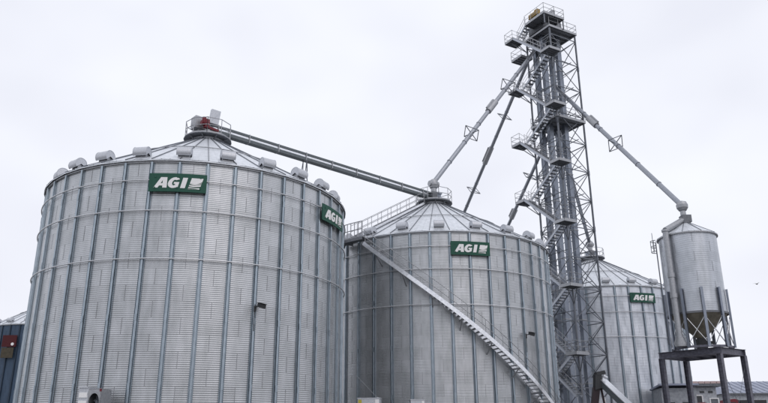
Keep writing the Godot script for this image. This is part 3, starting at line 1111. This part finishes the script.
	var N0 := Vector3(24.54, 0, -52.35)
	var along := (N0 - L0).normalized()
	var across := Vector3(along.z, 0, -along.x)
	N0 = L0 + along * 4.75
	var w := 3.35
	var s := thing("steel_stand", "dark four-legged steel stand of heavy beams carrying the hopper tank", "stand", L0)
	var cor := [Vector3.ZERO, along * 4.75, along * 4.75 + across * w, across * w]
	for c in cor:
		var m := MB.new()
		m.ibeam(c, c + Vector3.UP * (deck - 0.5), 0.34, 0.36, along)
		built("column", s, m, M.stand)
		var f := MB.new()
		f.box(c - Vector3(0.5, 0, 0.5), c + Vector3(0.5, 0.12, 0.5))
		built("footing", s, f, M.concrete)
	for i in 4:
		var m := MB.new()
		var c0: Vector3 = cor[i]
		var c1: Vector3 = cor[(i + 1) % 4]
		var e := (c1 - c0).normalized() * (0.20 if i % 2 == 0 else -0.06)
		m.ibeam(c0 - e + Vector3.UP * (deck - 0.25), c1 + e + Vector3.UP * (deck - 0.25), 0.26, 0.48)
		built("beam", s, m, M.stand)
	for q in [0.28, 0.5, 0.72]:
		var m := MB.new()
		m.ibeam(cor[0].lerp(cor[1], q) + across * 0.02 + Vector3.UP * (deck - 0.22), cor[3].lerp(cor[2], q) - across * 0.02 + Vector3.UP * (deck - 0.22), 0.16, 0.36)
		built("cross_beam", s, m, M.stand)
	var cb := MB.new()
	cb.tube(cor[1] + Vector3.UP * (deck - 1.6), cor[2] + Vector3.UP * 1.0, 0.016, 4)
	cb.tube(cor[2] + Vector3.UP * (deck - 1.2), cor[1] + Vector3.UP * 1.0, 0.016, 4)
	built("cable_brace", s, cb, M.steel)

func floodlight(label: String, at: Vector2, ang: float, y: float) -> void:
	var t := thing("floodlight", label, "lamp", Vector3(at.x + sin(ang) * (R + 0.12), y, at.y + cos(ang) * (R + 0.12)), ang, "floodlights on the bin walls")
	t.scale = Vector3.ONE * 0.82
	var b := MB.new()
	b.beam(Vector3(0, 0, 0), Vector3(0.12, 0.0, 0.35), 0.06, 0.06)
	b.box(Vector3(-0.06, -0.30, -0.02), Vector3(0.06, 0.06, 0.08))
	built("bracket", t, b, M.dark)
	var h := MB.new()
	h.obox(Vector3(0.28, 0.04, 0.42), Vector3(0.22, -0.03, 0), Vector3(0.02, 0.12, 0.03), Vector3(0, -0.05, 0.16))
	h.obox(Vector3(0.28, 0.17, 0.46), Vector3(0.25, -0.03, 0), Vector3(0.0, 0.012, 0.0), Vector3(0, -0.03, 0.22))
	built("housing", t, h, M.dark)
	var c := MB.new()
	c.tube(Vector3(0, -0.3, 0.03), Vector3(0, -1.5, 0.03), 0.03, 6)
	built("conduit", t, c, M.dark)

func cabinet(label: String, at: Vector3, turn: float, w: float, h: float, yellow: bool) -> void:
	var t := thing("fan_heater", label, "heater", at, turn, "heater cabinets by the bin walls")
	var b := MB.new()
	b.box(Vector3(-w * 0.5, 0.5, -0.5), Vector3(w * 0.5, h, 0.5))
	b.box(Vector3(-w * 0.5 - 0.03, h, -0.53), Vector3(w * 0.5 + 0.03, h + 0.05, 0.53))
	for x in [-w * 0.42, w * 0.42]: b.box(Vector3(x - 0.06, 0.0, -0.4), Vector3(x + 0.06, 0.5, 0.4))
	built("housing", t, b, M.vent)
	if yellow:
		var y := MB.new()
		y.box(Vector3(-w * 0.48, h - 0.42, 0.502), Vector3(-w * 0.32, h - 0.06, 0.515))
		built("warning_label", t, y, M.yellow)
	var wl := MB.new()
	wl.box(Vector3(w * 0.30, h - 0.55, 0.502), Vector3(w * 0.47, h - 0.05, 0.52))
	built("data_plate", t, wl, M.white)
	var lv := MB.new()
	for i in 6: lv.obox(Vector3(-0.03 * w, h - 0.5 - i * 0.2, 0.52), Vector3(w * 0.24, 0, 0), Vector3(0, 0.05, 0.03), Vector3(0, -0.01, 0.01))
	built("louvre", t, lv, M.galv)

func small_things(B1: Vector2, B2: Vector2, K1: float, K2: float) -> void:
	floodlight("black floodlight on the wall of the bin with the red drive", B1, K1 + 9 * STEP, 7.8)
	floodlight("black floodlight above the winding staircase on the bin wall", B2, K2 + 10 * STEP, 8.25)
	# centrifugal aeration fan by the first bin
	var fp := Vector3(-13.33, 0, -33.2)
	var t := thing("aeration_fan", "galvanised aeration fan with a round dark inlet by the bin wall", "fan", fp, -0.12)
	t.scale.x = 0.64
	var b := MB.new()
	b.box(Vector3(-0.68, 1.7, -0.6), Vector3(0.05, 3.62, 0.5))
	b.box(Vector3(-0.72, 3.62, -0.65), Vector3(0.02, 3.67, 0.55))
	b.box(Vector3(-1.0, 0.0, -0.5), Vector3(0.75, 1.7, 0.4))
	built("transition_duct", t, b, M.vent)
	var wp := MB.new()
	for y in [2.50, 2.84, 3.20]: wp.box(Vector3(-0.62, y, 0.502), Vector3(-0.03, y + 0.22, 0.53))
	built("side_panel", t, wp, M.white)
	var h := MB.new()
	var x0 := 0.06
	var x1 := 0.98
	var y0 := 1.7
	var y1 := 3.58
	h.box(Vector3(x0, y0, -0.45), Vector3(x1, y1, -0.42))
	h.box(Vector3(x0, y0, -0.42), Vector3(x0 + 0.02, y1, 0.5))
	h.box(Vector3(x1 - 0.02, y0, -0.42), Vector3(x1, y1, 0.5))
	h.box(Vector3(x0 + 0.02, y1 - 0.02, -0.42), Vector3(x1 - 0.02, y1, 0.5))
	h.box(Vector3(x0 + 0.02, y0, -0.42), Vector3(x1 - 0.02, y0 + 0.02, 0.5))
	var hc := Vector3(0.52, 3.0, 0.5)
	for i in 96:
		var q: Array = []
		for a in [TAU * i / 96.0, TAU * (i + 1) / 96.0]:
			var dv := Vector3(cos(a), sin(a), 0)
			var sc := minf(0.46 / maxf(absf(dv.x), 0.001), (0.58 if dv.y > 0.0 else 1.3) / maxf(absf(dv.y), 0.001))
			q.append(hc + dv * 0.39)
			q.append(hc + dv * sc)
		h.quad(q[0], q[2], q[3], q[1], Vector3.BACK)
	built("housing", t, h, M.galv)
	var inl := MB.new()
	for i in 32:
		var a := TAU * i / 32.0
		var a2 := TAU * (i + 1) / 32.0
		inl.tube(hc + Vector3(cos(a), sin(a), 0.02) * 0.40, hc + Vector3(cos(a2), sin(a2), 0.02) * 0.40, 0.022, 6, -1.0, false)
	built("inlet_ring", t, inl, M.galv)
	var wl := MB.new()
	wl.tube(hc + Vector3(0, 0, -0.5), hc + Vector3(0, 0, -0.25), 0.1, 14)
	for i in 9:
		var a := TAU * i / 9.0
		wl.obox(hc + Vector3(cos(a) * 0.22, sin(a) * 0.22, -0.4), Vector3(cos(a), sin(a), 0) * 0.13, Vector3(-sin(a), cos(a), 0.5) * 0.05, Vector3(0, 0, 0.01))
	built("fan_wheel", t, wl, M.steel)
	var mo := MB.new()
	mo.tube(Vector3(0.98, 2.5, 0.05), Vector3(1.18, 2.5, 0.05), 0.22, 14)
	built("motor", t, mo, M.dark)
	var rd := MB.new()
	rd.box(Vector3(0.92, 3.46, 0.5), Vector3(1.02, 3.58, 0.58))
	built("switch", t, rd, M.red)
	cabinet("grey heater cabinet with a yellow label in the gap between two bins", Vector3(-0.93, 0, -44.2), -0.1, 1.32, 3.60, true)
	cabinet("grey heater cabinet with a yellow label at the lattice tower's foot", Vector3(16.35, 0, -55.6), -0.25, 0.92, 4.10, true)
	cabinet("pale heater cabinet against the wall of the staircase bin", Vector3(2.0, 0, -45.6), 0.05, 0.86, 3.56, false)
	var rod := thing("stay_rod", "thin pale stay rod slanting between wall and heater cabinet", "rod", Vector3(-0.45, 3.65, -44.3))
	var rb := MB.new()
	rb.tube(Vector3.ZERO, Vector3(-1.55, 1.75, -3.9), 0.013, 6)
	built("rod", rod, rb, M.galv)
	rb = MB.new()
	rb.box(Vector3(-0.06, -0.06, -0.06), Vector3(0.06, 0.06, 0.06))
	built("clevis", rod, rb, M.galv)
	# inclined loading conveyor before the tower
	var hp := Vector3(14.95, 5.0, -50.0)
	var tail := Vector3(17.1, 1.0, -45.2)
	var c := thing("loading_conveyor", "inclined square-tube conveyor with a dark head in front of the tower", "conveyor", Vector3(14.9, 0, -50.0))
	hp -= c.position
	tail -= c.position
	var tb := MB.new()
	tb.beam(hp, tail, 0.5, 0.45)
	built("tube", c, tb, M.conv)
	var cv := MB.new()
	cv.beam(hp + Vector3.UP * 0.27, tail + Vector3.UP * 0.27, 0.58, 0.05)
	built("cover", c, cv, M.galv_light)
	var hd := MB.new()
	hd.obox(hp + Vector3(-0.28, -0.05, 0.1), Vector3(0.22, 0.06, 0), Vector3(0.06, 0.52, 0), Vector3(0, 0, 0.3))
	hd.obox(hp + Vector3(-0.05, 0.5, 0.1), Vector3(0.30, 0.06, 0), Vector3(-0.04, 0.12, 0), Vector3(0, 0, 0.32))
	built("head", c, hd, M.dark)
	var ch := MB.new()
	ch.beam(hp + Vector3(-0.40, -0.5, 0.1), hp + Vector3(-0.62, -1.6, 0.1), 0.36, 0.45, Vector3.RIGHT)
	ch.beam(hp + Vector3(-0.1, -0.3, 0.1), hp + Vector3(0.45, -5.0, 0.3), 0.12, 0.12, Vector3.RIGHT)
	ch.beam(hp + Vector3(-0.62, -1.55, 0.1), hp + Vector3(-0.7, -5.0, 0.3), 0.2, 0.2, Vector3.RIGHT)
	ch.beam(hp + Vector3(-0.65, -1.9, 0.1), hp + Vector3(0.2, -1.9, 0.2), 0.07, 0.07)
	built("support_leg", c, ch, M.dark_red)
	var ml := MB.new()
	ml.tube(hp + Vector3(0.05, 0.3, 0.45), hp + Vector3(0.3, 0.15, 0.45), 0.12, 10)
	built("motor", c, ml, M.vent)
	var wh := MB.new()
	wh.box(tail + Vector3(-0.5, -1.1, -0.5), tail + Vector3(0.5, -0.2, 0.5))
	built("boot", c, wh, M.galv_dark)
	# red square and yellow patch on the dark bin
	var q := thing("wall_plate", "dark red square plate on the dark blue bin's wall", "plate", Vector3(-50.55, 12.9, -95.6), 0.0)
	var m := MB.new()
	m.box(Vector3(-0.95, 0.0, 0.0), Vector3(0.95, 1.55, 0.12))
	built("panel", q, m, M.plate_red)
	m = MB.new()
	m.tube(Vector3(0.5, 0.35, 0.12), Vector3(0.5, 0.35, 0.2), 0.2, 10)
	built("badge", q, m, M.white)
	m = MB.new()
	for x in [-0.6, 0.6]: m.box(Vector3(x - 0.06, 0.3, -0.55), Vector3(x + 0.06, 1.3, -0.002))
	built("bracket", q, m, M.blue_stiff)
	var q2 := thing("yellow_panel", "faded yellow panel hanging below the dark red plate", "panel", Vector3(-50.6, 11.45, -95.6), 0.0)
	m = MB.new()
	m.box(Vector3(-0.85, 0.0, 0.0), Vector3(0.75, 1.35, 0.08))
	built("panel", q2, m, mat(Color(0.085, 0.07, 0.045).linear_to_srgb(), 0.8, 0.0, M.cloud))
	m = MB.new()
	m.box(Vector3(-0.06, 0.3, -0.55), Vector3(0.06, 1.1, -0.002))
	built("bracket", q2, m, M.blue_stiff)
	# the bird
	var bd := thing("bird", "small dark bird flying in the grey sky", "bird", Vector3(32.27, 13.75, -60.0), 0.6)
	bd.scale = Vector3.ONE * 0.7
	m = MB.new()
	var pr: Array = [[-0.26, 0.01], [-0.18, 0.035], [-0.08, 0.06], [0.04, 0.065], [0.12, 0.05], [0.17, 0.045], [0.21, 0.03], [0.26, 0.004]]
	for i in pr.size() - 1: m.tube(Vector3(pr[i][0], 0, 0), Vector3(pr[i + 1][0], 0.0, 0), pr[i][1], 8, pr[i + 1][1], false)
	for sd in [-1.0, 1.0]:
		m.quad(Vector3(0.09, 0.03, 0.03 * sd), Vector3(0.13, 0.16, 0.24 * sd), Vector3(0.01, 0.15, 0.24 * sd), Vector3(-0.07, 0.03, 0.03 * sd))
		m.quad(Vector3(0.13, 0.16, 0.24 * sd), Vector3(0.02, 0.12, 0.5 * sd), Vector3(-0.05, 0.115, 0.46 * sd), Vector3(0.01, 0.15, 0.24 * sd))
	m.quad(Vector3(-0.24, 0.01, -0.01), Vector3(-0.40, 0.01, -0.06), Vector3(-0.40, 0.01, 0.06), Vector3(-0.24, 0.01, 0.01))
	built("body", bd, m, M.bird)

func background() -> void:
	# site office behind the stand
	var t := thing("site_office", "pale flat-roofed office building seen beneath the steel stand", "building", Vector3(39.95, -0.22, -97.0), -0.12)
	t.scale = Vector3.ONE * 1.14
	var m := MB.new()
	m.box(Vector3(-3.4, 0, -5), Vector3(3.6, 6.6, 0))
	built("wall", t, m, M.house)
	m = MB.new()
	m.box(Vector3(-3.9, 6.65, -5.4), Vector3(4.3, 6.95, 0.7))
	built("roof", t, m, M.house_dark)
	for i in 12:
		m = MB.new()
		m.box(Vector3(-3.85 + i * 0.68, 6.96, 0.30), Vector3(-3.30 + i * 0.68, 7.22, 0.72))
		built("parapet_block", t, m, M.fascia)
	for i in 7:
		m = MB.new()
		m.box(Vector3(-3.0 + i * 0.95, 5.92, 0.003), Vector3(-2.5 + i * 0.95, 6.16, 0.05))
		built("vent_slot", t, m, M.glass)
	for x in [-2.7, -1.0, 1.35, 3.25]:
		var wide := 0.55 if x == 1.35 else 0.4
		var top := 5.6 if x == 1.35 else 5.25
		m = MB.new()
		var fr := 0.12
		m.box(Vector3(x - wide - fr, top, 0.003), Vector3(x + wide + fr, top + fr, 0.09))
		m.box(Vector3(x - wide - fr, 2.9, 0.003), Vector3(x + wide + fr, 2.9 + fr, 0.09))
		m.box(Vector3(x - wide - fr, 2.9 + fr, 0.003), Vector3(x - wide, top, 0.09))
		m.box(Vector3(x + wide, 2.9 + fr, 0.003), Vector3(x + wide + fr, top, 0.09))
		var w := built("window", t, m, M.white)
		m = MB.new()
		m.box(Vector3(x - wide, 2.9 + fr, 0.006), Vector3(x + wide, top, 0.03))
		built("pane", w, m, M.glass if x == 1.35 else M.house_dark)
	m = MB.new()
	m.box(Vector3(-0.6, 0, 0.003), Vector3(0.5, 2.1, 0.06))
	built("door", t, m, M.house_dark)
	var an := thing("lean_to", "low grey lean-to shed beside the flat-roofed office", "shed", Vector3(27.9, 0, -69.0), -0.1)
	m = MB.new()
	m.box(Vector3(-1.6, 0, -3), Vector3(1.6, 5.6, 0))
	built("wall", an, m, mat(grey(0.42, 0.06), 0.8, 0.0, M.cloud))
	m = MB.new()
	m.obox(Vector3(0, 5.75, -1.4), Vector3(1.8, 0, 0), Vector3(0, 0.08, 0), Vector3(0, 0.15, 1.9))
	built("roof", an, m, M.shed_roof)
	m = MB.new()
	for x in [-0.9, 0.7]: m.box(Vector3(x - 0.45, 3.0, 0.003), Vector3(x + 0.45, 4.3, 0.05))
	built("window", an, m, M.glass)
	# long metal shed
	var s := thing("metal_shed", "long white metal shed with a pale blue ribbed roof", "shed", Vector3(53.2, 0, -112.0), -0.10)
	m = MB.new()
	m.box(Vector3(0, 0, -18), Vector3(30, 7.3, 0))
	built("wall", s, m, M.house)
	m = MB.new()
	for x in 30: m.box(Vector3(x + 0.45, 0, 0.0), Vector3(x + 0.5, 7.25, 0.03))
	built("wall_ribs", s, m, M.house)
	m = MB.new()
	m.quad(Vector3(-0.8, 7.25, 0.5), Vector3(0.6, 9.55, -9), Vector3(30.4, 9.55, -9), Vector3(30.4, 7.25, 0.5))
	m.quad(Vector3(-0.8, 7.25, -18.5), Vector3(30.4, 7.25, -18.5), Vector3(30.4, 9.55, -9), Vector3(0.6, 9.55, -9))
	m.tri(Vector3(-0.8, 7.25, 0.5), Vector3(-0.8, 7.25, -18.5), Vector3(0.6, 9.55, -9))
	var rf := built("roof", s, m, M.shed_roof)
	m = MB.new()
	for i in 30: m.beam(Vector3(0.7 + i, 7.32, 0.45), Vector3(0.7 + i + 0.02, 9.58, -9), 0.06, 0.05)
	built("roof_ribs", rf, m, M.shed_roof)
	m = MB.new()
	m.box(Vector3(-0.8, 7.05, 0.45), Vector3(30.4, 7.22, 0.6))
	built("gutter", s, m, M.galv_dark)
	# trucks parked below
	for q in [[Vector3(42.2, 0, -88.0), true, "truck with a red cab and dark box by the metal shed"], [Vector3(37.6, 0, -86.0), false, "small red truck between the office and the steel stand"]]:
		var big: bool = q[1]
		var tk := thing("parked_truck", q[2], "truck", q[0], 0.0, "red trucks in the yard")
		var hgt := 5.35 if big else 4.9
		m = MB.new()
		m.plate(PackedVector2Array([Vector2(-1.9, 1.0), Vector2(-0.1, 1.0), Vector2(-0.1, hgt - 0.1), Vector2(-0.5, hgt), Vector2(-1.25, hgt - 0.1), Vector2(-1.5, 3.4), Vector2(-1.9, 3.1)]), func(x: float, y: float, d: float) -> Vector3: return Vector3(x, y, d), -1.15, 1.15)
		var cab := built("cab", tk, m, M.red)
		m = MB.new()
		m.box(Vector3(-1.1, 3.5, 1.152), Vector3(-0.4, hgt - 0.4, 1.17))
		built("side_window", cab, m, M.glass)
		m = MB.new()
		m.box(Vector3(0.05, 1.1, -1.25), Vector3(3.2 if big else 0.9, hgt - 0.15, 1.25))
		built("cargo_box", tk, m, M.dark if big else M.dark_red)
		for x in ([-1.1, 1.3, 2.5] if big else [-1.1, 0.4]):
			m = MB.new()
			m.tube(Vector3(x, 0.52, -1.2), Vector3(x, 0.52, 1.2), 0.52, 18)
			built("wheel", tk, m, M.rubber)
